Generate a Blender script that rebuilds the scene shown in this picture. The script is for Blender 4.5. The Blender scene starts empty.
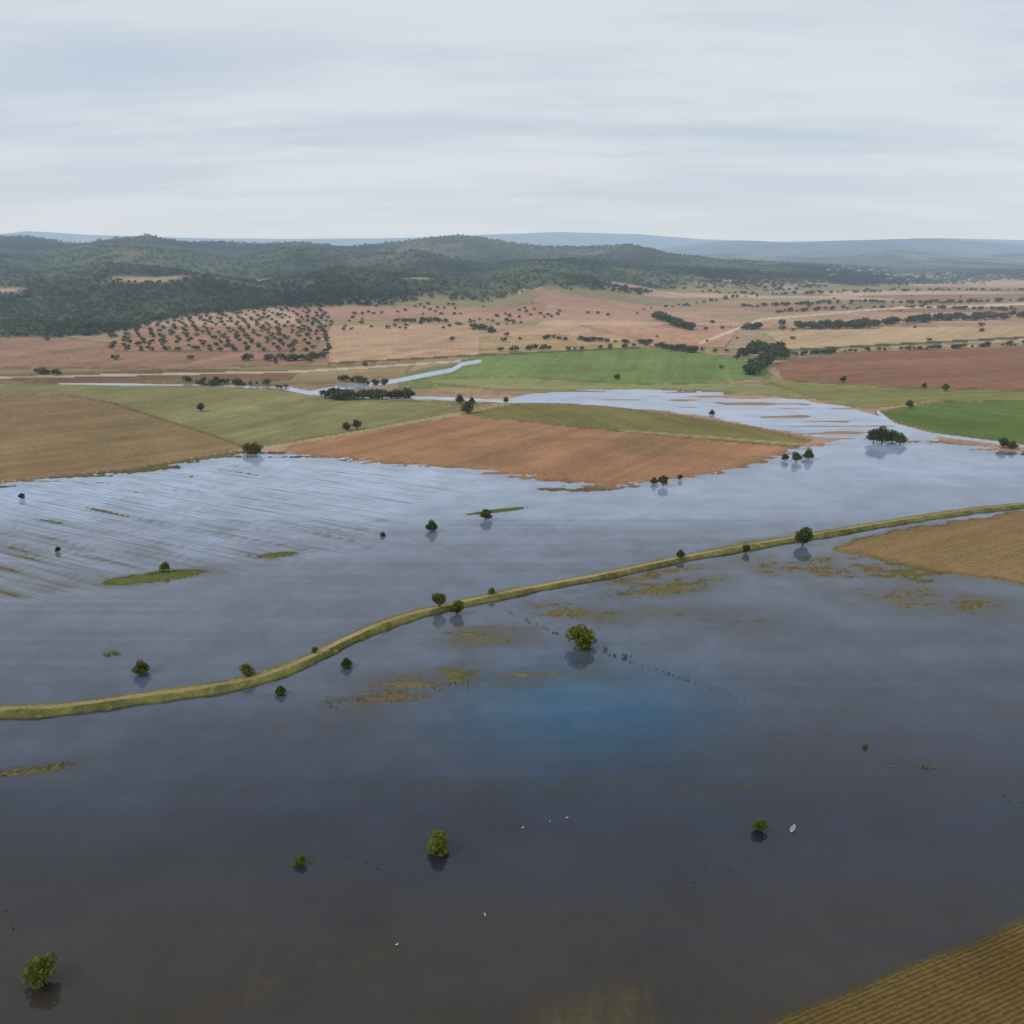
import bpy, math, random
import numpy as np
random.seed(7); rng=np.random.default_rng(7)
H=120.0; F=887.0; V0=250.0
P=math.atan((512-V0)/F); S=math.sin(P); C=math.cos(P)

# ---------- projection helpers (image pixels <-> flat ground in world metres) ----------
def y_of(v):
    yy=(512-np.asarray(v,float))/F
    return H*(C+yy*S)/(S-yy*C)
def depth_of(y): return np.maximum(y*C+H*S,34.0)
def G(u,v):
    y=y_of(v); return (u-512)/F*depth_of(y), y
def UV(x,y):
    d=depth_of(y); return 512+F*x/d, 512-F*(y*S-H*C)/d
def z_at(v,y):       # crest altitude that a ridge at distance y has
    yy=(512-v)/F
    return H-y*(S-yy*C)/(C+yy*S)

# ---------- noise ----------
def _h(ix,iy,s):
    n=(ix*374761393+iy*668265263+s*1442695041)&0xffffffff
    n=((n^(n>>13))*1274126177)&0xffffffff
    return ((n^(n>>16))&0xffff)/65535.0
def vnoise(x,y,s=0):
    ix=np.floor(x).astype(np.int64); iy=np.floor(y).astype(np.int64)
    fx=x-ix; fy=y-iy; fx=fx*fx*(3-2*fx); fy=fy*fy*(3-2*fy)
    a=_h(ix,iy,s);b=_h(ix+1,iy,s);c=_h(ix,iy+1,s);d=_h(ix+1,iy+1,s)
    return (a+(b-a)*fx+(c-a)*fy+(a-b-c+d)*fx*fy)*2-1
def fbm(x,y,s=0,o=4):
    r=0;a=0.5;t=0
    for i in range(o):
        r=r+a*vnoise(x,y,s+i*17);t+=a;a*=0.55
        x,y=(x*1.6-y*1.2)+3.1,(x*1.2+y*1.6)+7.7
    return r/t
def rot(x,y,deg):
    a=math.radians(deg); return x*math.cos(a)+y*math.sin(a),-x*math.sin(a)+y*math.cos(a)
def sstep(a,b,x):
    t=np.clip((x-a)/(b-a),0,1); return t*t*(3-2*t)
def sdf(U,V,poly,m=25.0):
    P_=np.array(poly,float)
    out=np.full(U.shape,-m)
    k=(U>P_[:,0].min()-m)&(U<P_[:,0].max()+m)&(V>P_[:,1].min()-m)&(V<P_[:,1].max()+m)
    if not k.any(): return out
    u=U[k];v=V[k];d=np.full(u.shape,1e9);ins=np.zeros(u.shape,bool)
    n=len(P_)
    for i in range(n):
        a=P_[i];b=P_[(i+1)%n];e=b-a
        t=np.clip(((u-a[0])*e[0]+(v-a[1])*e[1])/(e@e+1e-9),0,1)
        d=np.minimum(d,(u-a[0]-t*e[0])**2+(v-a[1]-t*e[1])**2)
        c=((a[1]>v)!=(b[1]>v))
        if a[1]!=b[1]:
            ins^=c&(u<(b[0]-a[0])*(v-a[1])/(b[1]-a[1])+a[0])
    out[k]=np.where(ins,1,-1)*np.minimum(np.sqrt(d),m)
    return out
def dline(U,V,pts,m=25.0):
    P_=np.array(pts,float);d=np.full(U.shape,m*m)
    k=(U>P_[:,0].min()-m)&(U<P_[:,0].max()+m)&(V>P_[:,1].min()-m)&(V<P_[:,1].max()+m)
    if not k.any(): return np.sqrt(d)
    u=U[k];v=V[k];dd=d[k]
    for a,b in zip(P_[:-1],P_[1:]):
        e=b-a
        t=np.clip(((u-a[0])*e[0]+(v-a[1])*e[1])/(e@e),0,1)
        dd=np.minimum(dd,(u-a[0]-t*e[0])**2+(v-a[1]-t*e[1])**2)
    d[k]=dd
    return np.sqrt(d)
def L(r,g,b,sat=0.78,gain=1.08):
    f=lambda c:((c/255)/12.92 if c<=10 else ((c/255+0.055)/1.055)**2.4)
    c=np.array([f(r),f(g),f(b)]); l=c@np.array([.3,.55,.15])
    return (l+(c-l)*sat)*gain*np.array([1.07,0.99,0.90])

# ---------- layout ----------
WATER_MAIN=[(-1500,560),(-300,510),(0,484),(130,470),(245,453),(290,452),(385,461),(470,468),(540,474),(590,482),(640,482),(700,474),(760,462),(790,450),(850,438),(930,440),(1024,452),(1300,470),(3000,560),(3000,3000),(-2000,3000)]
WATER_UP=[(505,399),(530,393),(590,389),(640,389),(720,392),(800,399),(850,407),(885,417),(905,428),(935,436),(940,441),(870,441),(815,438),(760,427),(690,414),(600,406)]
RIVER=[(285,388),(310,393),(335,388),(385,383),(420,376),(452,370),(462,364),(480,361)]
RIVER2=[(310,393),(360,397),(430,398),(500,401),(560,401)]
CANAL=[(878,412),(893,424),(930,434),(1030,447)]
STREAM=[(60,384),(190,385),(290,388)]
MUD_R=[(838,549),(900,532),(960,520),(1024,511),(1200,490),(1200,600),(1024,581),(960,573),(880,557)]
CROP=[(770,1030),(850,1000),(930,968),(1024,928),(1300,820),(1700,1100),(1300,1500),(700,1200)]
# shoals: (u,v,ru,rv,slope,amp)
SHOALS=[(405,688,90,16,-0.18,.24),(850,570,120,15,0.06,.31),(660,590,75,11,-0.12,.28),(575,612,55,11,0.1,.24),
 (640,578,80,5,-0.2,.34),(30,770,50,5,-0.15,.24),(155,577,56,5.5,-0.12,.85),(277,555,22,3,-0.1,.8),(497,511,42,2.2,-0.12,.62),
 (590,487,60,5,-0.05,.55),(545,478,60,3.5,0.05,.5),(112,653,10,2.5,0,.45),(930,600,110,14,0.15,.12),
 (760,545,70,6,-0.15,.26),(480,635,70,11,0,.08),(540,676,70,11,0,.06),(700,615,90,12,0.1,.05)]
SUNK=[(40,1070),(130,1008),(210,982),(290,955),(345,930),(372,932),(350,952),(290,985),(230,1020),(190,1070)]
SUNK2=[(460,1070),(520,1005),(590,975),(655,976),(685,998),(660,1070)]

RA=([-1500,0,30,100,200,300,400,480,560,640,700,760,860,940,1024,1500,2600],[238,234,231,235,238,239,238,235,232,234,239,242,240,238,240,238,240])
RB=([-1500,500,600,680,740,800,860,920,970,1024,1300,2600],[262,262,256,246,240,243,240,238,241,245,243,250])
RB2=([-1500,500,640,720,800,900,960,1024,1300,2600],[290,280,262,253,256,250,256,253,253,262])
RC=([-1500,-200,0,40,80,115,150,200,245,290,340,400,430,470,510,545,590,625,680,730,800,870,920,1000,2600],[238,242,238,237,240,238,236,238,244,243,240,244,240,237,243,248,248,246,254,259,264,271,280,300,300])
RD=([-1500,0,50,100,170,240,300,360,420,480,560,640,720,800,870,2600],[254,254,259,248,251,262,249,256,252,264,256,266,272,282,296,300])
RE=([-1500,0,60,120,200,260,340,420,480,540,600,680,740,2600],[276,284,272,265,274,287,268,278,288,272,284,296,320,320])
def ridge(U,y,prof,D,wf,wb,sd):
    K=(U-512)/F
    Dw=D*(1+0.12*fbm(K*6+11,K*0+sd,sd,3))
    v=np.interp(U+10*fbm(K*14,K*0+3,sd+5,2),prof[0],prof[1])
    z=z_at(v,Dw)
    z=np.maximum(z,0)
    t=(y-Dw); w=np.where(t<0,wf,wb)
    return z*np.exp(-np.abs(t/w)**1.7)
def sstreaks(x,y):
    xr,yr=rot(x,y,-28)
    return vnoise(xr/60,yr/2.6,91)*0.6+vnoise(xr/25,yr/1.2,92)*0.4
BASIN=[(-400,480),(130,473),(245,456),(400,462),(560,480),(430,500),(350,555),(200,575),(0,610),(-400,660)]
def gully(x,y): return fbm(x/420,y/520,81,5)
def height(x,y):
    U,V=UV(x,y)
    n1=fbm(x/14,y/14,1,4); n2=fbm(x/3.0,y/3.0,5,3); nb=fbm(x/90,y/90,9,3)
    sw=sdf(U,V,WATER_MAIN)+n1*2.2+nb*1.5
    z=0.55-1.4*sstep(-1.5,2.2,sw)
    shore=np.exp(-(np.maximum(sw-1,0)/7.0)**2)*(sw>-2)*(V<520)
    hs=vnoise(x/70,y/3.5,33)*0.5+n2*0.5
    z=np.where(sw>0,np.maximum(z,-0.42+0.42*shore*1.0+0.30*hs),z)
    b=sstep(-12,12,sdf(U,V,BASIN))
    z=np.where(sw>0,np.maximum(z,(-0.36+0.46*sstreaks(x,y)+0.18*n1+0.22*nb)*b-1.2*(1-b)),z)
    su=sdf(U,V,WATER_UP)+n1*1.5
    hs2=vnoise(x/70,y/9,44)*0.6+vnoise(x/20,y/4,45)*0.4
    zu=0.5-0.9*sstep(-1,1.5,su)
    zu=np.maximum(zu,-0.16+0.50*hs2+0.30*nb)
    z=np.where(su>-1,np.minimum(z,zu),z)
    for ln,w in ((RIVER,2.2),(RIVER2,1.6),(CANAL,1.7),(STREAM,0.8)):
        d=dline(U,V+0.4*nb,ln)
        z=np.minimum(z,np.where(d<w*1.4,-0.5+1.1*sstep(w*0.6,w*1.4,d),9))
    sm=sdf(U,V,MUD_R)+n1*5+nb*5
    z=np.maximum(z,-0.9+1.25*sstep(-18,6,sm)+0.14*n2)
    sc=sdf(U,V,CROP)+n1*4
    z=np.maximum(z,-0.6+0.9*sstep(-30,8,sc)+0.08*n2)
    for (u,v,ru,rv,sl,a) in SHOALS:
        k=(np.abs(U-u)<ru*3)
        if not k.any(): continue
        big=a>.6 and v>500
        q2=((U[k]-u)/ru)**2+((V[k]-v-sl*(U[k]-u))/rv)**2
        q=np.exp(-q2)
        hh=vnoise(x[k]/11,y[k]/1.8,61)*0.5+n2[k]*0.7+n1[k]*0.4
        zz=-0.50+(a+0.22)*q*1.1+(0.22 if big else 0.60)*hh*(0.25+q)-0.5*(q<0.06)
        soft=-0.62+0.58*np.exp(-q2*0.4)+0.26*n1[k]+0.12*hh-0.4*(1-sstep(-9,-5,-q2))
        z[k]=np.maximum(z[k],np.maximum(zz,np.minimum(soft,-0.03)))
    for s_ in (SUNK,SUNK2):
        ss=sdf(U,V,s_,70)+n1*10+nb*8
        z=np.maximum(z,np.minimum(-0.95+0.78*sstep(-55,26,ss)+0.10*n2+0.14*n1,-0.10))
    far=sstep(900,2200,y)
    z=z+far*(9+13*fbm(x/700,y/500,71,3))
    r=ridge(U,y,RE,2250,430,500,1)
    r=np.maximum(r,ridge(U,y,RD,3050,520,600,2))
    r=np.maximum(r,ridge(U,y,RC,4500,900,1300,3))
    r=np.maximum(r,ridge(U,y,RB2,9000,1600,2500,6))
    r=np.maximum(r,ridge(U,y,RB,14000,2200,3000,4))
    r=np.maximum(r,ridge(U,y,RA,24000,4500,8000,5))
    g=gully(x,y)
    r=r*(1+0.42*np.minimum(g,0.12)*sstep(1500,2500,y)*(1-sstep(7000,12000,y)))
    z=z*(1-sstep(20,80,r)*far)+r*sstep(1300,1900,y)
    return z

FIELDS=[ # polygon, colour, furrow direction
 ([(-600,330),(1700,330),(1700,400),(1024,402),(760,392),(500,395),(250,390),(-600,390)],L(152,130,100),10),
 ([(-600,384),(120,383),(250,387),(330,396),(430,402),(458,412),(300,441),(245,449),(200,434),(110,403),(60,394),(-600,400)],L(126,126,78),60),
 ([(-600,400),(0,397),(60,395),(110,403),(215,437),(247,449),(130,468),(0,482),(-600,520)],L(136,112,76),35),
 ([(285,452),(300,440),(470,416),(620,431),(740,441),(800,447),(740,476),(640,490),(470,480)],L(158,116,82),55),
 ([(455,413),(520,402),(640,410),(760,429),(812,441),(795,448),(620,432),(470,417)],L(116,112,60),-62),
 ([(300,401),(500,402),(460,410),(430,402)],L(120,122,70),20),
 ([(400,376),(460,362),(480,357),(560,350),(640,348),(755,360),(775,378),(700,384),(600,387),(500,386),(400,389)],L(104,128,62),80),
 ([(400,380),(500,377),(640,384),(760,384),(900,392),(860,402),(700,391),(500,391)],L(128,132,78),15),
 ([(760,380),(1300,386),(1300,404),(930,402),(870,409),(830,404)],L(122,124,66),15),
 ([(876,413),(940,402),(1300,400),(1300,460),(1024,446),(940,434),(900,424)],L(90,114,46),-40),
 ([(775,364),(850,352),(1024,347),(1400,345),(1400,392),(1024,391),(900,388),(785,381)],L(138,96,74),20),
 ([(790,356),(900,347),(1400,340),(1400,346),(1024,347),(850,352)],L(172,152,112),10),
 ([(760,334),(1024,326),(1400,322),(1400,340),(900,346),(790,352)],L(176,150,112),50),
 ([(-600,338),(60,338),(150,350),(320,352),(330,366),(120,368),(-600,374)],L(154,116,94),70),
 ([(-600,368),(120,368),(330,366),(420,362),(400,376),(320,384),(-600,384)],L(140,122,84),20),
 ([(0,377),(180,370),(300,372),(290,380),(100,383),(0,381)],L(120,90,68),40),
 ([(320,330),(500,318),(740,332),(725,350),(640,348),(480,356),(400,362),(330,364)],L(180,146,114),65),
 ([(480,340),(560,338),(650,346),(640,349),(480,356)],L(164,138,94),15),
 ([(560,325),(740,332),(725,350),(650,345)],L(170,130,102),30),
 ([(100,352),(140,330),(230,316),(310,314),(335,326),(310,352)],L(158,118,94),5),
 ([(640,318),(760,300),(900,300),(1400,296),(1400,322),(760,333)],L(178,138,114),25),
 ([(660,296),(760,288),(1000,284),(1400,280),(1400,296),(900,300),(700,304)],L(166,138,112),70),
 ([(820,306),(1000,302),(1040,312),(860,318)],L(134,132,90),20),
 ([(700,322),(800,316),(860,322),(780,330)],L(120,124,78),20),
 ([(480,318),(600,312),(660,322),(600,328)],L(172,130,106),20),
]
FOR_U=[-1500,0,100,160,260,330,420,500,560,640,670,720,800,870,930,1000,2600]
FOR_V=[338,338,336,328,318,318,314,312,308,302,295,293,291,288,285,279,276]
CLEAR=((150,2080,44,55),(0,2020,30,45),(265,2450,30,60),(640,2300,40,60),(420,2120,16,24))
def ground_colour(x,y,z):
    U,V=UV(x,y)
    n1=fbm(x/14,y/14,1,3); nb=fbm(x/90,y/90,9,3); nf=fbm(x/420,y/420,19,4)
    col=np.zeros(x.shape+(3,)); col[:]=L(168,134,106)
    Vw=V+nb*0.5; Uw=U+nb*1.5
    for poly,c,ang in FIELDS:
        s=sdf(Uw,Vw,poly,6)
        m=sstep(-0.5,0.5,s)[:,None]
        k=s>-0.6
        fl=np.zeros(x.shape); xr,yr=rot(x[k],y[k],ang)
        fl[k]=0.10*vnoise(xr/160,yr/7,ang)+0.09*vnoise(xr/60,yr/2.5,ang+1)+0.12*vnoise(xr/300,yr/28,ang+2)
        col=col*(1-m)+c*(1+fl)[:,None]*m
        e=(np.abs(s+0.4)<0.45)&(n1>-0.15)
        col[e]=col[e]*0.72
    k=(V<330)
    cx=np.floor(x/420+0.5*nf);cy=np.floor(y/210+0.35*nf)
    hh=_h(cx.astype(np.int64),cy.astype(np.int64),5)
    pc=np.array([L(174,142,116),L(146,110,88),L(192,162,132),L(118,122,76),L(168,126,104),L(142,132,90),L(182,142,118)])[np.clip((hh*7).astype(int),0,6)]
    col[k]=col[k]*0.35+pc[k]*0.65
    for ln,w,c in (([(0,484),(130,470),(245,453),(460,414),(520,402)],0.8,L(150,145,98)),([(110,403),(215,437),(247,449)],0.6,L(96,98,58)),
                   ([(0,378),(300,372),(460,362)],0.5,L(178,165,142)),([(620,431),(800,445)],0.6,L(150,140,90)),
                   ([(780,352),(900,346),(1024,340)],0.5,L(80,80,50)),([(330,364),(480,356),(640,349)],0.5,L(92,92,56)),
                   ([(700,345),(760,325),(900,312),(1024,309)],0.35,L(190,172,145))):
        d=dline(U,V,ln,8); m=(1-sstep(w*0.6,w*1.3,d))[:,None]; col=col*(1-m)+c*m
    bl=sstep(0.12,0.5,fbm(x/45,y/30,55,4))[:,None]*((V<500)&(V>345))[:,None]
    col=col*(1-0.36*bl)+L(118,112,74)*0.36*bl*0.85
    fb=np.interp(U,FOR_U,FOR_V)+nb*3+nf*6
    fm=sstep(-2,3,fb-V)
    g=gully(x,y)
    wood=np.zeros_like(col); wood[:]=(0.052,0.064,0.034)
    wood*=(0.45+1.4*sstep(-0.35,0.35,g))[:,None]  # relief shading painted into the wood colour: ravines darker, rises lighter
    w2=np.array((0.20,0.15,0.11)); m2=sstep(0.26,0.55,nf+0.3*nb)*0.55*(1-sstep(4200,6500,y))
    wood=wood*(1-m2[:,None])+w2*m2[:,None]
    for (cu,cy_,ru,ry) in CLEAR:
        q=np.exp(-(((U-cu)/ru)**2+((y-cy_)/ry)**2)**2)[:,None]*0.8; wood=wood*(1-q)+np.array(L(176,146,120))*q
    farm=sstep(640,760,U)*sstep(5600,7000,y)*sstep(0.05,0.4,nf)*(1-sstep(9000,12000,y))
    wood=wood*(1-farm[:,None]*.5)+np.array(L(165,140,112))*farm[:,None]*.5
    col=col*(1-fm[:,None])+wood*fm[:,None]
    lo=(V>440)&(sdf(U,V,FIELDS[2][0],4)<0)&(sdf(U,V,FIELDS[3][0],4)<0)&(V>452)
    sh=L(108,98,68)*np.ones_like(col); g=sstep(-0.1,0.6,n1)[:,None]; sh=sh*(1-g)+L(96,96,54)*g
    mr=sstep(-6,2,sdf(U,V,MUD_R)); sh=sh*(1-mr[:,None])+(L(136,110,72)+0.6*(L(108,98,58)-L(136,110,72))*g)*mr[:,None]*(1+0.14*vnoise(*[q/w for q,w in zip(rot(x,y,30),(50,1.6))],8))[:,None]
    cr=sstep(-20,4,sdf(U,V,CROP)); sh=sh*(1-cr[:,None])+L(92,78,42)*cr[:,None]
    under=(z<0)&(V>540)
    sh[under]*=1.5
    for s_ in (SUNK,SUNK2):
        q=sstep(-60,0,sdf(U,V,s_,70))[:,None]; sh=sh*(1-q)+L(124,112,48)*1.1*(1+0.30*vnoise(x/1.2,y/8,4)+0.35*n1)[:,None]*q
    for (u,v,ru,rv,sl,a) in SHOALS:
        if a>0.6 and v>500:
            q=(((U-u)/ru)**2+((V-v)/rv)**2<3)&~under; sh[q]=L(88,100,46)
    col[lo]=sh[lo]
    wet=(1-sstep(0.0,0.22,z))*(y<1300)*(z>-0.02)
    col*= (1-0.30*wet)[:,None]
    col*=(1+0.15*n1+0.14*nb+0.10*nf)[:,None]
    return np.clip(col*1.08,0,1), cr*(V>700)

# ---------- node helpers ----------
def N(nt,t,**k):
    n=nt.nodes.new(t)
    for a,b in k.items(): setattr(n,a,b)
    return n
def newmat(name):
    m=bpy.data.materials.new(name); m.use_nodes=True; nt=m.node_tree
    try: m.cycles.emission_sampling='NONE'
    except Exception: pass
    for n in list(nt.nodes): nt.nodes.remove(n)
    return m,nt
def math_(nt,op,a,b=None,clamp=False):
    n=N(nt,'ShaderNodeMath',operation=op); n.use_clamp=clamp
    for i,vv in enumerate((a,b)):
        if vv is None: continue
        if isinstance(vv,(int,float)): n.inputs[i].default_value=vv
        else: nt.links.new(vv,n.inputs[i])
    return n.outputs[0]
def mixc(nt,f,a,b,mode='MIX'):
    n=N(nt,'ShaderNodeMix',data_type='RGBA',blend_type=mode)
    for s,vv in ((0,f),(6,a),(7,b)):
        if isinstance(vv,(int,float)): n.inputs[s].default_value=vv
        elif isinstance(vv,tuple): n.inputs[s].default_value=vv if len(vv)==4 else vv+(1,)
        else: nt.links.new(vv,n.inputs[s])
    return n.outputs[2]
def noise(nt,vec,scale,det=4,rough=0.55):
    n=N(nt,'ShaderNodeTexNoise'); n.inputs['Scale'].default_value=scale; n.inputs['Detail'].default_value=det; n.inputs['Roughness'].default_value=rough
    nt.links.new(vec,n.inputs['Vector']); return n.outputs['Fac']
def ramp(nt,fac,a,b,lo=0.0,hi=1.0):
    n=N(nt,'ShaderNodeMapRange'); n.interpolation_type='SMOOTHSTEP'
    nt.links.new(fac,n.inputs[0]); n.inputs[1].default_value=a;n.inputs[2].default_value=b;n.inputs[3].default_value=lo;n.inputs[4].default_value=hi
    return n.outputs[0]
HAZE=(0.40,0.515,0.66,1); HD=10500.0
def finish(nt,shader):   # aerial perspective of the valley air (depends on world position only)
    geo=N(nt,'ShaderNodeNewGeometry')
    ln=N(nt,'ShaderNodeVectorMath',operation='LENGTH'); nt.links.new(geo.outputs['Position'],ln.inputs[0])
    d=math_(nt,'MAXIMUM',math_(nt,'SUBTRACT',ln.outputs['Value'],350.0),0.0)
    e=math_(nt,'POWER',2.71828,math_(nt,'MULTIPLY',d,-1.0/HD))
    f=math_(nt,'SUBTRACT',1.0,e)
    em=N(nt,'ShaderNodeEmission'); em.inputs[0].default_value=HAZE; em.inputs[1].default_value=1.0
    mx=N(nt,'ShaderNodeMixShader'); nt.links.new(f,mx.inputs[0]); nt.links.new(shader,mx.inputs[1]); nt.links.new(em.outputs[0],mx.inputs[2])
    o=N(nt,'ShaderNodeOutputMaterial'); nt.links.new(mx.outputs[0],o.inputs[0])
def pbsdf(nt,col,rough=0.9,spec=0.2,normal=None):
    b=N(nt,'ShaderNodeBsdfPrincipled')
    if isinstance(col,tuple): b.inputs['Base Color'].default_value=col
    else: nt.links.new(col,b.inputs['Base Color'])
    b.inputs['Roughness'].default_value=rough; b.inputs['Specular IOR Level'].default_value=spec
    if normal is not None: nt.links.new(normal,b.inputs['Normal'])
    return b
def diffuse(nt,col,normal=None):
    b=N(nt,'ShaderNodeBsdfDiffuse'); nt.links.new(col,b.inputs['Color'])
    if normal is not None: nt.links.new(normal,b.inputs['Normal'])
    return b
def bump(nt,h,dist,st=1.0):
    b=N(nt,'ShaderNodeBump'); b.inputs['Distance'].default_value=dist; b.inputs['Strength'].default_value=st; nt.links.new(h,b.inputs['Height']); return b.outputs[0]

# terrain
m_ter,nt=newmat('soil_and_grass')
geo=N(nt,'ShaderNodeNewGeometry'); pos=geo.outputs['Position']
at=N(nt,'ShaderNodeAttribute',attribute_name='Col'); ar=N(nt,'ShaderNodeAttribute',attribute_name='rows')
nA=noise(nt,pos,0.9,3,0.65)
c=mixc(nt,1.0,at.outputs['Color'],mixc(nt,nA,(0.4,0.4,0.4),(1.6,1.6,1.56)),'MULTIPLY')
xa,ya=G(800,1024); xb,yb=G(1024,928); rd=math.atan2(yb-ya,xb-xa)
mp2=N(nt,'ShaderNodeMapping'); mp2.inputs['Rotation'].default_value=(0,0,-rd); nt.links.new(pos,mp2.inputs[0])
wv=N(nt,'ShaderNodeTexWave'); wv.bands_direction='Y'; wv.inputs['Scale'].default_value=0.36; wv.inputs['Distortion'].default_value=1.8; wv.inputs['Detail Scale'].default_value=1.2; wv.inputs['Detail'].default_value=1
nt.links.new(mp2.outputs[0],wv.inputs[0])
rowc=mixc(nt,wv.outputs['Fac'],(0.74,0.68,0.62),(1.20,1.18,1.0))
c=mixc(nt,ar.outputs['Fac'],c,mixc(nt,1.0,c,rowc,'MULTIPLY'))
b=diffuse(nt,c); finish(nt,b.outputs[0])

# water
m_wat,nt=newmat('flood_water')
geo=N(nt,'ShaderNodeNewGeometry'); pos=geo.outputs['Position']
aw=N(nt,'ShaderNodeAttribute',attribute_name='turb'); ac=N(nt,'ShaderNodeAttribute',attribute_name='clear'); asheen=N(nt,'ShaderNodeAttribute',attribute_name='sky_sheen'); ab=N(nt,'ShaderNodeAttribute',attribute_name='basin')
w2=noise(nt,pos,1.4,2,0.6); w3=noise(nt,pos,0.05,3,0.6)
body=mixc(nt,aw.outputs['Fac'],(0.023,0.034,0.060),(0.056,0.043,0.034))
body=mixc(nt,asheen.outputs['Fac'],body,(0.41,0.50,0.66))  # pale blue body colour stands in for reflected sky
body=mixc(nt,1.0,body,mixc(nt,ramp(nt,w3,0.3,0.7),(0.86,0.86,0.86),(1.14,1.14,1.14)),'MULTIPLY')
mpf=N(nt,'ShaderNodeMapping'); mpf.vector_type='TEXTURE'; mpf.inputs['Rotation'].default_value=(0,0,math.radians(-28)); mpf.inputs['Scale'].default_value=(55,1.6,1); nt.links.new(pos,mpf.inputs[0])
fu=noise(nt,mpf.outputs[0],1.0,2,0.6)
fmask=math_(nt,'MULTIPLY',ab.outputs['Fac'],ramp(nt,fu,0.52,0.66,0.0,0.85))
body=mixc(nt,fmask,body,(0.10,0.10,0.11))
b=pbsdf(nt,body,0.07,0.5,bump(nt,w2,0.04,0.2)); b.inputs['IOR'].default_value=1.42
nt.links.new(ramp(nt,w3,0.35,0.65,0.04,0.13),b.inputs['Roughness'])
tr=N(nt,'ShaderNodeBsdfTransparent'); tr.inputs[0].default_value=(0.92,0.88,0.76,1)
gl=N(nt,'ShaderNodeBsdfGlossy'); gl.inputs['Roughness'].default_value=0.09
fr=N(nt,'ShaderNodeFresnel'); fr.inputs[0].default_value=1.40
ms=N(nt,'ShaderNodeMixShader'); nt.links.new(fr.outputs[0],ms.inputs[0]); nt.links.new(tr.outputs[0],ms.inputs[1]); nt.links.new(gl.outputs[0],ms.inputs[2])
mm=N(nt,'ShaderNodeMixShader'); nt.links.new(ac.outputs['Fac'],mm.inputs[0]); nt.links.new(b.outputs[0],mm.inputs[1]); nt.links.new(ms.outputs[0],mm.inputs[2])
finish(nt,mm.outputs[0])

def foliage(name,c1,c2,vcol=False):
    m,nt=newmat(name)
    geo=N(nt,'ShaderNodeNewGeometry'); oi=N(nt,'ShaderNodeObjectInfo')
    if vcol:
        a=N(nt,'ShaderNodeAttribute',attribute_name='Col'); c=mixc(nt,1.0,tuple((p+q)/2 for p,q in zip(c1,c2)),a.outputs['Color'],'MULTIPLY')
        b=diffuse(nt,c); finish(nt,b.outputs[0]); return m
    n1=noise(nt,geo.outputs['Position'],0.9,2)
    c=mixc(nt,ramp(nt,n1,0.35,0.65),c1,c2)
    c=mixc(nt,1.0,c,mixc(nt,oi.outputs['Random'],(0.8,0.85,0.85),(1.35,1.2,0.95)),'MULTIPLY')
    b=diffuse(nt,c)
    tl=N(nt,'ShaderNodeBsdfTranslucent'); nt.links.new(c,tl.inputs[0])
    x=N(nt,'ShaderNodeMixShader'); x.inputs[0].default_value=0.25; nt.links.new(b.outputs[0],x.inputs[1]); nt.links.new(tl.outputs[0],x.inputs[2])
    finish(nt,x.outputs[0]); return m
m_leaf=foliage('willow_leaves',(0.095,0.122,0.028,1),(0.24,0.255,0.060,1))
m_oak=foliage('oak_leaves',(0.065,0.085,0.034,1),(0.155,0.175,0.065,1))
m_mass=foliage('distant_foliage',(0.066,0.084,0.042,1),(0.096,0.112,0.054,1),True)
m_bark,nt=newmat('bark'); g=N(nt,'ShaderNodeNewGeometry'); b=diffuse(nt,mixc(nt,noise(nt,g.outputs['Position'],6,2),(0.05,0.04,0.03),(0.15,0.12,0.09))); finish(nt,b.outputs[0])
def simple(name,col,rough=0.7,var=0.3,sc=3):
    m,nt=newmat(name); g=N(nt,'ShaderNodeNewGeometry')
    a=tuple(v*(1-var) for v in col); bb=tuple(min(1,v*(1+var)) for v in col)
    b=pbsdf(nt,mixc(nt,noise(nt,g.outputs['Position'],sc,2),a,bb),rough,0.3); finish(nt,b.outputs[0]); return m

def mesh_np(name,v,f,mats,fmat=None,smooth=False,vc=None,attrs=None):
    k=f.shape[1]; me=bpy.data.meshes.new(name)
    me.vertices.add(len(v)); me.vertices.foreach_set('co',np.ascontiguousarray(v,dtype=np.float32).ravel())
    me.loops.add(f.size); me.loops.foreach_set('vertex_index',np.ascontiguousarray(f,dtype=np.int32).ravel())
    me.polygons.add(len(f)); me.polygons.foreach_set('loop_start',np.arange(0,f.size,k,dtype=np.int32))
    try: me.polygons.foreach_set('loop_total',np.full(len(f),k,dtype=np.int32))
    except Exception: pass
    for m in mats: me.materials.append(m)
    if fmat is not None: me.polygons.foreach_set('material_index',np.asarray(fmat,dtype=np.int32))
    me.update(calc_edges=True)
    me.polygons.foreach_set('use_smooth',np.full(len(f),smooth))
    if vc is not None:
        a=me.attributes.new('Col','FLOAT_COLOR','POINT'); c4=np.ones((len(v),4),np.float32); c4[:,:3]=vc; a.data.foreach_set('color',c4.ravel())
    for n,d in (attrs or {}).items():
        a=me.attributes.new(n,'FLOAT','POINT'); a.data.foreach_set('value',np.asarray(d,np.float32).ravel())
    me.update(); return me
def obj(name,me,loc=(0,0,0)):
    o=bpy.data.objects.new(name,me); o.location=loc; bpy.context.scene.collection.objects.link(o); return o
def gridfaces(nr,nc):
    i=np.arange(nr-1)[:,None]*nc+np.arange(nc-1)[None,:]
    return np.stack([i,i+1,i+nc+1,i+nc],-1).reshape(-1,4)

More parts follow.
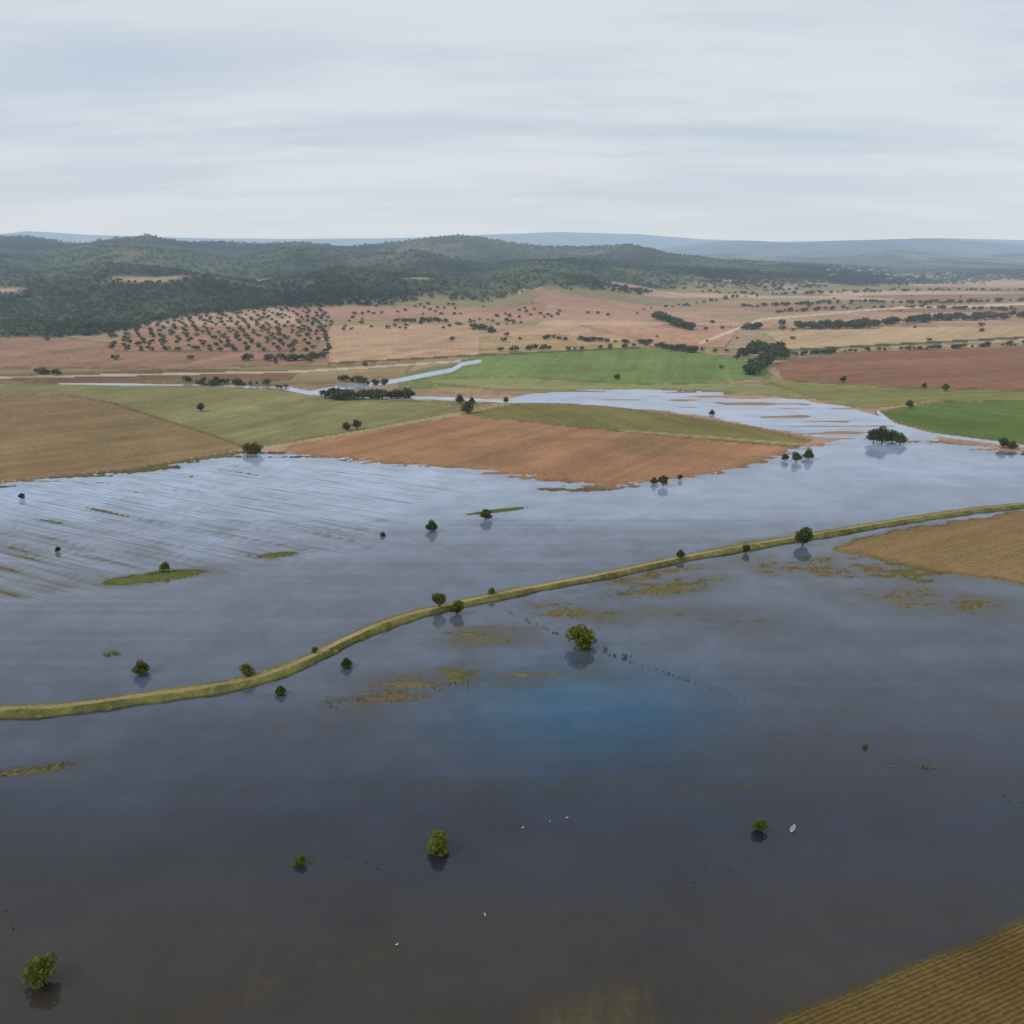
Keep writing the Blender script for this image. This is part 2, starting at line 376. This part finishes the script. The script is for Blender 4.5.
# ---------- terrain sheet ----------
rows=[-400,-150,0,20]+list(y_of(np.arange(1300,1045,-9)))+list(y_of(np.arange(1040,340,-1.25)))
yy=rows[-1]
st=12.0
while yy<7500: yy+=st; st=min(st*1.02,24 if yy<5200 else 60); rows.append(yy)
while yy<60000: yy*=1.03; rows.append(yy)
Yr=np.array(sorted(rows)); 
Uc=np.concatenate([np.arange(-1300,-60,20),np.arange(-60,1084,1.3),np.arange(1090,2340,20)])
YY,UU=np.meshgrid(Yr,Uc,indexing='ij')
X=((UU-512)/F*depth_of(YY)).ravel(); Y=YY.ravel()
Z=height(X,Y); colr,rw=ground_colour(X,Y,Z)
me=mesh_np('terrain',np.stack([X,Y,Z],1),gridfaces(len(Yr),len(Uc)),[m_ter],smooth=True,vc=colr,attrs={'rows':rw})
obj('terrain',me)
print('terrain',len(X))

# ---------- water sheet ----------
Yw=np.array(sorted([-400,-150,0,20]+list(y_of(np.arange(1300,1045,-12)))+list(y_of(np.arange(1040,352,-2.2)))))
Uw_=np.concatenate([np.arange(-1300,-60,40),np.arange(-60,1084,2.6),np.arange(1090,2340,40)])
YY,UU=np.meshgrid(Yw,Uw_,indexing='ij'); X=((UU-512)/F*depth_of(YY)).ravel(); Y=YY.ravel()
Zb=height(X,Y); clear=np.exp(-np.maximum(-Zb,0)/0.34)*0.97
U,V=UV(X,Y)
wn=fbm(X/60,Y/40,3,4)
turb=np.clip(sstep(800,990,V+50*wn+0.05*(512-U))*0.8,0,1)
# sky reflection painted into the water colour: strong on far water, fading nearer
sky_sheen=0.58*(1-sstep(430,590,V+10*wn-0.05*(512-U)))+0.30*(1-sstep(520,850,V+25*wn-0.08*(512-U)))
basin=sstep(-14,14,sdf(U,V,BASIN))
sky_sheen=np.clip(sky_sheen+basin*0.18,0,0.95)*(1-0.18*wn)
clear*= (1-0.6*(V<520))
me=mesh_np('flood_water',np.stack([X,Y,X*0],1),gridfaces(len(Yw),len(Uw_)),[m_wat],smooth=True,attrs={'turb':turb,'clear':clear,'sky_sheen':sky_sheen,'basin':basin})
obj('flood_water',me)

# ---------- embankment with track ----------
DY=[(-260,742),(-120,726),(0,713),(60,710),(150,698),(220,688),(270,676),(310,660),(350,640),(400,620),(460,605),(520,592),(600,577),(680,560),(750,547),(840,532),(900,522),(960,513),(1024,506),(1200,490),(1400,474)]
pts=np.array([G(u,v) for u,v in DY]).astype(float)
def smooth_path(p,step):
    out=[]
    n=len(p)
    for i in range(n-1):
        p0=p[max(i-1,0)];p1=p[i];p2=p[i+1];p3=p[min(i+2,n-1)]
        m=max(2,int(np.linalg.norm(p2-p1)/step))
        for j in range(m):
            t=j/m
            out.append(0.5*((2*p1)+(-p0+p2)*t+(2*p0-5*p1+4*p2-p3)*t*t+(-p0+3*p1-3*p2+p3)*t**3))
    out.append(p[-1]); return np.array(out)
pp=smooth_path(pts,0.8)
tan=np.gradient(pp,axis=0); tan/=np.linalg.norm(tan,axis=1)[:,None]; nor=np.stack([-tan[:,1],tan[:,0]],1)
offs=np.linspace(-5.2,5.2,41)
W=pp[:,None,:]+nor[:,None,:]*offs[None,:,None]
ex=W[...,0].ravel(); ey=W[...,1].ravel(); oo=np.tile(offs,len(pp))
wn=fbm(ex/6,ey/6,7,4); wm=fbm(ex/1.3,ey/1.3,8,3); wl=np.repeat(fbm(np.arange(len(pp))*0.8/22,np.zeros(len(pp)),12,3),len(offs))
ao=np.abs(oo+wn*0.9)
ez=1.25-1.9*sstep(1.5,4.9,ao+0.9*wl)+0.16*wm*sstep(1.3,2.2,ao)+0.15*wn
ez-=0.07*np.exp(-((np.abs(oo)-0.75)/0.25)**2)
cg=np.zeros((len(ex),3)); cg[:]=L(116,114,54)
g=sstep(-0.5,0.5,wn+0.5*wl)[:,None]; cg=cg*(1-g)+L(82,88,40)*g
g=sstep(0.1,0.6,wm)[:,None]; cg=cg*(1-0.5*g)+L(146,138,80)*0.5*g
tk=(np.exp(-((oo-0.0)/1.0)**4)*(0.8+0.6*wl))[:,None].clip(0,1); cg=cg*(1-tk)+L(174,154,114)*tk
mid=(np.exp(-(oo/0.3)**2)*0.6)[:,None]; cg=cg*(1-mid)+L(116,116,60)*mid
lowm=(1-sstep(0.0,0.5,ez))[:,None]; cg=cg*(1-0.65*lowm)
me=mesh_np('embankment_track',np.stack([ex,ey,ez],1),gridfaces(len(pp),len(offs)),[m_ter],smooth=True,vc=cg,attrs={'rows':np.zeros(len(ex))})
obj('embankment_track',me)

# ---------- trees ----------
def rand_dirs(n):
    d=rng.normal(size=(n,3)); return d/np.linalg.norm(d,axis=1)[:,None]
def leaf_tris(cent,size):
    n=len(cent); a=rand_dirs(n); b=np.cross(a,rand_dirs(n)); b/=np.linalg.norm(b,axis=1)[:,None]+1e-9
    s=size*(0.6+0.8*rng.random(n))[:,None]
    v=np.stack([cent+a*s,cent+b*s*0.6,cent-a*s,cent-b*s*0.6],1)
    return v.reshape(-1,3),np.arange(n*4).reshape(-1,4)
def tube(p,r,n=6):
    p=np.array(p,float);V_=[];Fc=[]
    for i,(q,rr) in enumerate(zip(p,r)):
        for j in range(n):
            a=2*math.pi*j/n; V_.append(q+np.array([math.cos(a)*rr,math.sin(a)*rr,0]))
    for i in range(len(p)-1):
        for j in range(n):
            Fc.append([i*n+j,i*n+(j+1)%n,(i+1)*n+(j+1)%n,(i+1)*n+j])
    return np.array(V_),np.array(Fc)
def make_tree(name,kind,nleaf=3800,mat=None):
    lobes=[]
    nl=rng.integers(11,15)
    zb,wd=(0.26,0.31) if kind=='tree' else (0.18,0.34)
    a0=rng.random()*6.28
    for i in range(nl):
        a=a0+i*2.4; r=wd*math.sqrt((i+0.5)/nl)*rng.uniform(.8,1.05); zz=zb+(0.78-zb)*rng.random()
        zz=min(zz,0.82-0.9*r*r/wd/wd*0.35)
        lobes.append((np.array([r*math.cos(a),r*math.sin(a),zz]),0.12+0.09*rng.random()))
    lobes.append((np.array([0,0,0.50]),0.27)); lobes.append((np.array([0.03,-0.03,0.74]),0.18))
    wts=np.array([l[1]**2 for l in lobes]); wts/=wts.sum()
    C_=[]
    for (c,r),w in zip(lobes,wts):
        n=int(nleaf*w); d=rand_dirs(n); rad=r*(0.55+0.5*rng.random(n)**0.6)[:,None]
        C_.append(c+d*rad*np.array([1.05,1.05,0.95]))
    C_=np.concatenate(C_); C_=C_[C_[:,2]>0.03]
    lv,lf=leaf_tris(C_,0.030)
    V_=[lv];F_=[lf];M=[np.zeros(len(lf))];off=len(lv)
    def add(v,f):
        nonlocal off
        V_.append(v);F_.append(f+off);M.append(np.ones(len(f)));off+=len(v)
    v,f=tube([(0,0,-0.12),(0.01,0,0.0),(0.02,0.01,0.2),(0,0.02,0.42),(0.01,0,0.75)],[0.045,0.038,0.030,0.022,0.008],8); add(v,f)
    for (c,r) in lobes[:8]:
        z0=0.10+0.25*rng.random(); s=np.array([0.015,0.01,z0]); mid_=(s+c)/2+np.array([0,0,-0.03])
        v,f=tube([s,mid_,c],[0.02,0.013,0.005],5); add(v,f)
    return mesh_np(name,np.concatenate(V_),np.concatenate(F_),[mat or m_leaf,m_bark],fmat=np.concatenate(M))
TM=[make_tree('willow_tree_mesh','bush',mat=m_leaf) for _ in range(4)]
TO=[make_tree('oak_tree_mesh','tree',mat=m_oak) for _ in range(4)]
# (u, v of foot, height px, kind)
TREES=[(42,982,30,'w'),(438,852,27,'w'),(300,864,13,'w'),(759,831,15,'w'),(582,647,30,'w'),(142,674,18,'o'),(248,679,15,'w'),
(281,694,12,'o'),(347,667,13,'o'),(439,610,18,'o'),(457,614,17,'o'),(492,597,9,'w'),(315,656,8,'w'),(432,531,15,'o'),(486,520,14,'o'),
(803,545,21,'o'),(746,553,11,'o'),(680,560,10,'o'),(663,486,13,'o'),(654,484,9,'o'),(680,480,7,'o'),(256,454,14,'o'),(249,453,12,'o'),
(785,461,9,'o'),(796,462,12,'o'),(808,459,13,'o'),(873,443,16,'o'),(882,443,19,'o'),(892,442,14,'o'),(900,444,13,'o'),
(22,499,7,'o'),(58,552,7,'o'),(166,572,12,'w'),(383,536,6,'o'),(865,747,6,'w'),(1003,448,11,'o'),(1012,449,9,'o'),(909,409,9,'o'),(201,412,9,'o'),
(467,414,15,'o'),(460,404,11,'o'),(472,405,9,'o'),(347,431,10,'o'),(357,430,11,'o'),(617,380,7,'o'),(506,403,7,'o'),(712,415,7,'o'),(945,392,8,'o'),(924,389,6,'o'),(843,383,7,'o')]
def Zat(x,y): return float(height(np.array([float(x)]),np.array([float(y)]))[0])
for i,(u,v,hp,k) in enumerate(TREES):
    x,y=G(u,v); x=float(x);y=float(y)
    sl=math.sqrt(x*x+y*y+H*H); h=hp*sl/F*0.95
    z=Zat(x,y)
    dd=np.hypot(pp[:,0]-x,pp[:,1]-y).min()
    if dd<4.5: z=max(z,1.1*(1-max(0,dd-2)/3))
    z=max(z,-0.3)
    me=random.choice(TM if k=='w' else TO)
    o=obj('willow_tree' if k=='w' else 'oak_tree',me,(x,y,z-0.03*h))
    o.rotation_euler=(0,0,random.random()*6.28); w=random.uniform(1.0,1.2)
    o.scale=(h*w*random.uniform(.94,1.06),h*w,h)

# ---------- masses ----------
def template(nleaf,size,trunk=True,squat=0.85):
    lob=[(np.array([0,0,0.50]),0.40)]+[(np.array([0.28*math.cos(a),0.28*math.sin(a),0.32+0.3*rng.random()]),0.24) for a in rng.random(5)*6.28]
    C_=[]
    for c,r in lob:
        n=nleaf//6; C_.append(c+rand_dirs(n)*r*(0.75+0.3*rng.random(n))[:,None]*np.array([1,1,squat]))
    v,f=leaf_tris(np.concatenate(C_),size)
    if trunk:
        tv,tf=tube([(0,0,-0.15),(0.02,0,0.45)],[0.05,0.03],4); f=np.concatenate([f,tf+len(v)]); v=np.concatenate([v,tv])
    return v,f
def scatter(name,pts,hs,tmpls,mat,zs=None,tint=None):
    pts=np.array(pts,float); hs=np.array(hs,float)
    if zs is None: zs=height(pts[:,0],pts[:,1])
    if tint is None: tint=np.ones(len(pts))
    VV=[];FF=[];CC=[];off=0
    idx=rng.integers(0,len(tmpls),len(pts))
    for t,(tv,tf) in enumerate(tmpls):
        k=np.where(idx==t)[0]
        if len(k)==0: continue
        a=rng.random(len(k))*6.283; ca=np.cos(a)[:,None];sa=np.sin(a)[:,None]; w=(hs[k]*(0.9+0.5*rng.random(len(k))))[:,None]
        x=(tv[None,:,0]*ca-tv[None,:,1]*sa)*w+pts[k,0][:,None]; y=(tv[None,:,0]*sa+tv[None,:,1]*ca)*w+pts[k,1][:,None]
        z=tv[None,:,2]*hs[k][:,None]+zs[k][:,None]
        VV.append(np.stack([x,y,z],-1).reshape(-1,3)); FF.append((tf[None]+(np.arange(len(k))*len(tv))[:,None,None]).reshape(-1,4)+off); off+=len(k)*len(tv)
        b=((0.7+0.7*rng.random(len(k)))*tint[k])[:,None]; c=np.concatenate([b*(0.9+0.25*rng.random((len(k),1))),b,b*0.95],1)
        CC.append(np.repeat(c,len(tv),0))
    return obj(name,mesh_np(name,np.concatenate(VV),np.concatenate(FF),[mat],vc=np.concatenate(CC)))
T_hi=[template(240,0.085) for _ in range(4)]
T_lo=[template(42,0.20,False) for _ in range(4)]
LINES=[([(190,384),(250,386),(300,388)],22,6,2),([(325,399),(360,399),(412,397)],60,8,1.6),([(330,381),(350,382),(385,385)],18,6,1.5),([(180,381),(220,383)],8,5,1.5),
([(245,361),(290,362),(325,358)],24,8,2),([(500,353),(550,350)],12,7,1),([(655,349),(700,354)],22,8,1.5),([(735,360),(760,352),(785,358)],34,13,3),([(780,350),(765,365),(750,376)],40,12,3),
([(780,333),(850,331),(930,326),(1030,321)],120,12,1.8),([(738,334),(760,333)],10,10,1),([(657,325),(692,334)],34,12,1.6),([(395,327),(440,327),(495,335)],26,8,1.5),([(470,330),(492,336)],12,8,1.5),
([(790,357),(870,352),(930,351),(1030,346)],60,6,0.6),([(540,341),(650,346)],34,6,1.0),([(560,352),(640,348),(735,355)],16,5,1),([(30,374),(60,376)],6,7,1),([(0,337),(100,337),(150,345)],20,7,1.5),
([(640,316),(760,300)],26,7,1.2),([(700,300),(1024,293)],80,9,0.8),([(740,312),(1024,306)],80,9,0.8),([(660,296),(860,288)],60,8,0.8),([(770,318),(900,312),(1024,314)],60,8,0.8),
([(310,364),(330,352),(322,330)],20,6,2)]
hp=[];hh=[]
for ln,n,hm,jit in LINES:
    q=np.array(ln,float); seg=np.hypot(*(np.diff(q,axis=0).T)); cs=np.concatenate([[0],np.cumsum(seg)])
    for s in rng.random(n)*cs[-1]:
        u=np.interp(s,cs,q[:,0]); v=np.interp(s,cs,q[:,1])+rng.normal()*jit*0.5
        x,y=G(u,v); hp.append((x,y)); hh.append(hm*(0.6+0.7*rng.random()))
scatter('hedgerow_trees',hp,hh,T_hi,m_mass)
gv=[(100,352),(140,330),(230,316),(310,314),(335,326),(310,354)]
gv2=[(335,326),(380,316),(500,316),(600,322),(480,332),(345,336)]
gx=np.arange(-1200,700,17.0);gy=np.arange(1050,2100,26.0)
A,B=np.meshgrid(gx,gy);A=A.ravel()+rng.normal(size=A.size)*3+0.25*B.ravel()-350;B=B.ravel()+rng.normal(size=B.size)*4
Ug,Vg=UV(A,B);r_=rng.random(A.size);k=((sdf(Ug,Vg,gv)>0)&(r_<0.88))|((sdf(Ug,Vg,gv2)>0)&(r_<0.28))
scatter('olive_grove',np.stack([A[k],B[k]],1),4.8+2.8*rng.random(k.sum()),T_hi,m_mass)
n=170;us=rng.random(n)*1150-60; vs=290+rng.random(n)**1.2*90
k=(np.interp(us,FOR_U,FOR_V)<vs)&((vs<345)|(rng.random(n)<0.15))
x,y=G(us[k],vs[k]); scatter('field_trees',np.stack([x,y],1),4+4*rng.random(k.sum()),T_hi,m_mass)
n=32000; us=rng.random(n)*1300-140; ys=1250+(rng.random(n)**1.3)*4300
x=(us-512)/F*depth_of(ys); Uf,Vf=UV(x,ys); nf=fbm(x/420,ys/420,19,4); nb=fbm(x/90,ys/90,9,3); gg=gully(x,ys)
fb=np.interp(us,FOR_U,FOR_V)+nb*3+nf*6
k=(Vf<fb+1.5)&((nf+0.3*nb<0.34)|(rng.random(n)<0.35))
for (cu,cy_,ru,ry) in CLEAR:
    k&=~((((us-cu)/ru)**2+((ys-cy_)/ry)**2<1)&(rng.random(n)<0.85))
scatter('woodland',np.stack([x[k],ys[k]],1),5+5*rng.random(k.sum()),T_lo,m_mass,tint=(0.50+1.05*sstep(-0.35,0.35,gg[k]))*(0.75+0.5*rng.random(k.sum())))  # tint paints the same relief shading onto trees, plus random tone

# reeds and drowned stubble
hp=[];hh=[]
def dots(ln,n,j,h):
    q=np.array(ln,float); seg=np.hypot(*(np.diff(q,axis=0).T)); cs=np.concatenate([[0],np.cumsum(seg)])
    for s in rng.random(n)*cs[-1]:
        x,y=G(np.interp(s,cs,q[:,0])+rng.normal()*j,np.interp(s,cs,q[:,1])+rng.normal()*j*0.5); hp.append((x,y)); hh.append(h*(0.4+0.9*rng.random()))
dots([(508,612),(590,648),(680,678),(745,700)],34,1,0.6);dots([(605,650),(632,660)],6,2,1.2)
dots([(880,765),(930,768),(1000,772)],7,4,0.4);dots([(1000,795),(1024,802)],5,3,0.5);dots([(320,820),(350,850),(385,878)],7,4,0.35)
dots([(0,905),(20,940)],4,5,0.4);dots([(0,776),(70,763)],80,2,0.3);dots([(325,705),(480,680)],160,6,0.3);dots([(700,880),(740,850)],5,6,0.35)
dots([(780,565),(930,575)],180,6,0.3);dots([(600,595),(700,585)],110,5,0.3)
dots([(103,655),(121,654)],12,1.0,0.7);dots([(120,577),(190,572)],40,2,0.5);dots([(330,560),(460,520)],8,5,0.4)
dots([(915,765),(932,770)],4,2,0.6);dots([(370,480),(540,510)],10,4,0.4)
T_r=[template(36,0.22,False,0.7) for _ in range(3)]
x,y=np.array(hp).T
scatter('reeds',hp,hh,T_r,m_mass,zs=np.maximum(height(x,y),0)-0.05,tint=np.full(len(hp),1.6))

# fence across the drowned field
m_wood=simple('weathered_wood',(0.16,0.13,0.10)); 
fx=np.array([G(u,v) for u,v in ((508,612),(590,648),(680,678),(745,700))]).astype(float)
fp=smooth_path(fx,4.0)
V_=[];F_=[];off=0
for q in fp:
    r=0.07; lean=rng.normal(size=2)*0.05
    v,f=tube([(q[0],q[1],-0.8),(q[0]+lean[0],q[1]+lean[1],0.9)],[r,r*0.85],6); V_.append(v);F_.append(f+off);off+=len(v)
for zz in (0.35,0.75):
    v,f=tube([(q[0],q[1],zz) for q in fp],[0.012]*len(fp),4); V_.append(v);F_.append(f+off);off+=len(v)
obj('fence',mesh_np('fence',np.concatenate(V_),np.concatenate(F_),[m_wood]))

# rowing boat
m_white=simple('white_paint',(0.62,0.62,0.6),0.45,0.15)
def boat():
    st=12; V_=[];F_=[]
    prof=[(-1,1.0),(-0.8,0.45),(-0.4,0.06),(0,0),(0.4,0.06),(0.8,0.45),(1,1.0),(0.92,1.0),(0.72,0.5),(0.36,0.14),(0,0.08),(-0.36,0.14),(-0.72,0.5),(-0.92,1.0)]
    for i in range(st+1):
        t=i/st; w=0.62*(1-(max(0,t-0.35)/0.65)**2.2)*(0.75+0.25*min(1,t*4)); w=max(w,0.03); sh=0.45+0.22*t*t; keel=0.16*max(0,t-0.75)/0.25
        for a,b in prof: V_.append((a*w,(t-0.5)*3.0,keel+b*(sh-keel)-0.03))
    n=len(prof)
    for i in range(st):
        for j in range(n): F_.append([i*n+j,i*n+(j+1)%n,(i+1)*n+(j+1)%n,(i+1)*n+j])
    F_.append([0,13,12,1]);F_.append([1,12,11,2]);F_.append([2,11,10,3]);F_.append([3,10,9,4]);F_.append([4,9,8,5]);F_.append([5,8,7,6])
    mi=[0]*len(F_)
    for yb in (-1.0,-0.2,0.6):
        o=len(V_); w=0.5 if yb<0.5 else 0.42
        for zz in (0.27,0.31):
            for xx,y2 in ((-w,yb),(w,yb),(w,yb+0.24),(-w,yb+0.24)): V_.append((xx,y2,zz))
        F_+= [[o,o+3,o+2,o+1],[o+4,o+5,o+6,o+7],[o,o+1,o+5,o+4],[o+1,o+2,o+6,o+5],[o+2,o+3,o+7,o+6],[o+3,o,o+4,o+7]]; mi+=[1]*6
    return mesh_np('rowing_boat',np.array(V_),np.array(F_),[m_white,m_wood],fmat=mi)
x,y=G(793,829); o=obj('rowing_boat',boat(),(float(x),float(y),0.01)); o.rotation_euler=(0,0,-0.6); o.scale=(.75,.8,.8)

# egrets on the water
def bird():
    me=bpy.data.meshes.new('egret'); 
    vs=[(0,0,0.12),(0,0.16,0.16),(0,0.24,0.30),(0,0.22,0.42),(0,0.29,0.47),(0,0.40,0.46),(0,-0.18,0.10),(0,-0.34,0.08)]
    es=[(0,1),(1,2),(2,3),(3,4),(4,5),(0,6),(6,7)]
    me.from_pydata(vs,es,[]); o=obj('egret',me)
    o.modifiers.new('skin','SKIN')
    for i,r in enumerate((0.13,0.08,0.035,0.03,0.045,0.01,0.10,0.03)): me.skin_vertices[0].data[i].radius=(r,r)
    me.skin_vertices[0].data[0].use_root=True
    o.modifiers.new('sub','SUBSURF').levels=1
    me.materials.append(m_white); return o
b0=bird(); first=True
for (u,v) in ((523,828),(550,822),(567,818),(397,945),(485,915)):
    x,y=G(u,v); o=b0 if first else b0.copy()
    if not first: bpy.context.scene.collection.objects.link(o)
    first=False; o.location=(float(x),float(y),0.0); o.rotation_euler=(0,0,random.random()*6.28)

# distant village
m_wall=simple('limewash',(0.42,0.38,0.33),0.9,0.15,0.05); m_roof=simple('clay_tiles',(0.28,0.16,0.10),0.9,0.3,0.05)
V_=[];F_=[];M=[];off=0
for i in range(70):
    u=935+rng.normal()*38 if i<55 else 780+rng.random()*240; yv=3900+rng.normal()*280
    x=(u-512)/F*depth_of(yv); y=yv; z=Zat(x,y); w,l,h=rng.uniform(4,7),rng.uniform(6,12),rng.uniform(3.5,6); a=rng.random()*3.14
    loc=[(-w,-l,-2),(w,-l,-2),(w,l,-2),(-w,l,-2),(-w,-l,h),(w,-l,h),(w,l,h),(-w,l,h),(0,-l,h+w*.5),(0,l,h+w*.5)]
    for p in loc: V_.append((x+p[0]*math.cos(a)-p[1]*math.sin(a),y+p[0]*math.sin(a)+p[1]*math.cos(a),z+p[2]))
    for f,m in (((0,1,5,4),0),((1,2,6,5),0),((2,3,7,6),0),((3,0,4,7),0),((4,5,8),0),((6,7,9),0),((5,6,9,8),1),((7,4,8,9),1)):
        F_.append([off+k_ for k_ in f]); M.append(m)
    off+=10
vm=bpy.data.meshes.new('village'); vm.from_pydata([tuple(map(float,v)) for v in V_],[],F_)
vm.materials.append(m_wall);vm.materials.append(m_roof)
for p_,m in zip(vm.polygons,M): p_.material_index=m
obj('village_houses',vm)

# ---------- world ----------
sc=bpy.context.scene
w=bpy.data.worlds.new('World'); sc.world=w; w.use_nodes=True; nt=w.node_tree
for n in list(nt.nodes): nt.nodes.remove(n)
SE=math.radians(42); SR=math.radians(-110)
sky=N(nt,'ShaderNodeTexSky'); sky.sky_type='NISHITA'; sky.sun_disc=False; sky.sun_elevation=SE; sky.sun_rotation=SR; sky.altitude=300
tc=N(nt,'ShaderNodeTexCoord'); sep=N(nt,'ShaderNodeSeparateXYZ'); nt.links.new(tc.outputs['Generated'],sep.inputs[0])
zc=math_(nt,'ADD',math_(nt,'MAXIMUM',sep.outputs['Z'],0.0),0.12)
cx=math_(nt,'DIVIDE',sep.outputs['X'],zc); cy=math_(nt,'DIVIDE',sep.outputs['Y'],zc)
cb=N(nt,'ShaderNodeCombineXYZ'); nt.links.new(cx,cb.inputs[0]); nt.links.new(cy,cb.inputs[1])
mp=N(nt,'ShaderNodeMapping'); mp.inputs['Scale'].default_value=(0.5,1.3,1); mp.inputs['Rotation'].default_value=(0,0,0.16); mp.inputs['Location'].default_value=(2.3,0.7,0); nt.links.new(cb.outputs[0],mp.inputs[0])
n1=noise(nt,mp.outputs[0],0.8,5,0.56)
cl=mixc(nt,ramp(nt,n1,0.34,0.62),(5.85,6.7,7.8),(7.6,8.05,8.55))
hz=ramp(nt,sep.outputs['Z'],0.0,0.12,1.0,0.0)
cl=mixc(nt,math_(nt,'MULTIPLY',hz,0.7),cl,(7.2,7.75,8.25))
# gap in the overcast, slightly right, ~29 deg up
mpg=N(nt,'ShaderNodeMapping'); mpg.inputs['Scale'].default_value=(0.55,1,1.7); 
az=math.radians(5.5); el=math.radians(29.0); gv_=(math.sin(az)*math.cos(el),math.cos(az)*math.cos(el),math.sin(el))
sb=N(nt,'ShaderNodeVectorMath',operation='SUBTRACT'); nt.links.new(tc.outputs['Generated'],sb.inputs[0]); sb.inputs[1].default_value=gv_
nt.links.new(sb.outputs[0],mpg.inputs[0]); ln=N(nt,'ShaderNodeVectorMath',operation='LENGTH'); nt.links.new(mpg.outputs[0],ln.inputs[0])
gdn=math_(nt,'ADD',ln.outputs['Value'],math_(nt,'MULTIPLY',math_(nt,'SUBTRACT',n1,0.5),0.14))
gap=ramp(nt,gdn,0.005,0.14,0.9,0.0)
mixed=mixc(nt,0.93,sky.outputs[0],cl)
mixed=mixc(nt,gap,mixed,(1.0,9.5,18.5))
bg=N(nt,'ShaderNodeBackground'); bg.inputs[1].default_value=0.095; nt.links.new(mixed,bg.inputs[0])
o=N(nt,'ShaderNodeOutputWorld'); nt.links.new(bg.outputs[0],o.inputs[0])
from mathutils import Vector
sl=bpy.data.lights.new('sun','SUN'); sl.energy=1.1; sl.angle=math.radians(12); sl.color=(1,0.95,0.88); so=bpy.data.objects.new('sun',sl); sc.collection.objects.link(so)
sd=Vector((math.sin(SR)*math.cos(SE),math.cos(SR)*math.cos(SE),math.sin(SE)))
so.rotation_euler=sd.to_track_quat('Z','Y').to_euler()

cam=bpy.data.cameras.new('camera'); co=bpy.data.objects.new('camera',cam); sc.collection.objects.link(co)
cam.sensor_width=36; cam.lens=36*F/1024; cam.clip_end=200000; cam.clip_start=1
co.location=(0,0,H); co.rotation_euler=(math.pi/2-P,0,0); sc.camera=co
sc.view_settings.view_transform='Standard'; sc.view_settings.look='None'; sc.view_settings.exposure=0
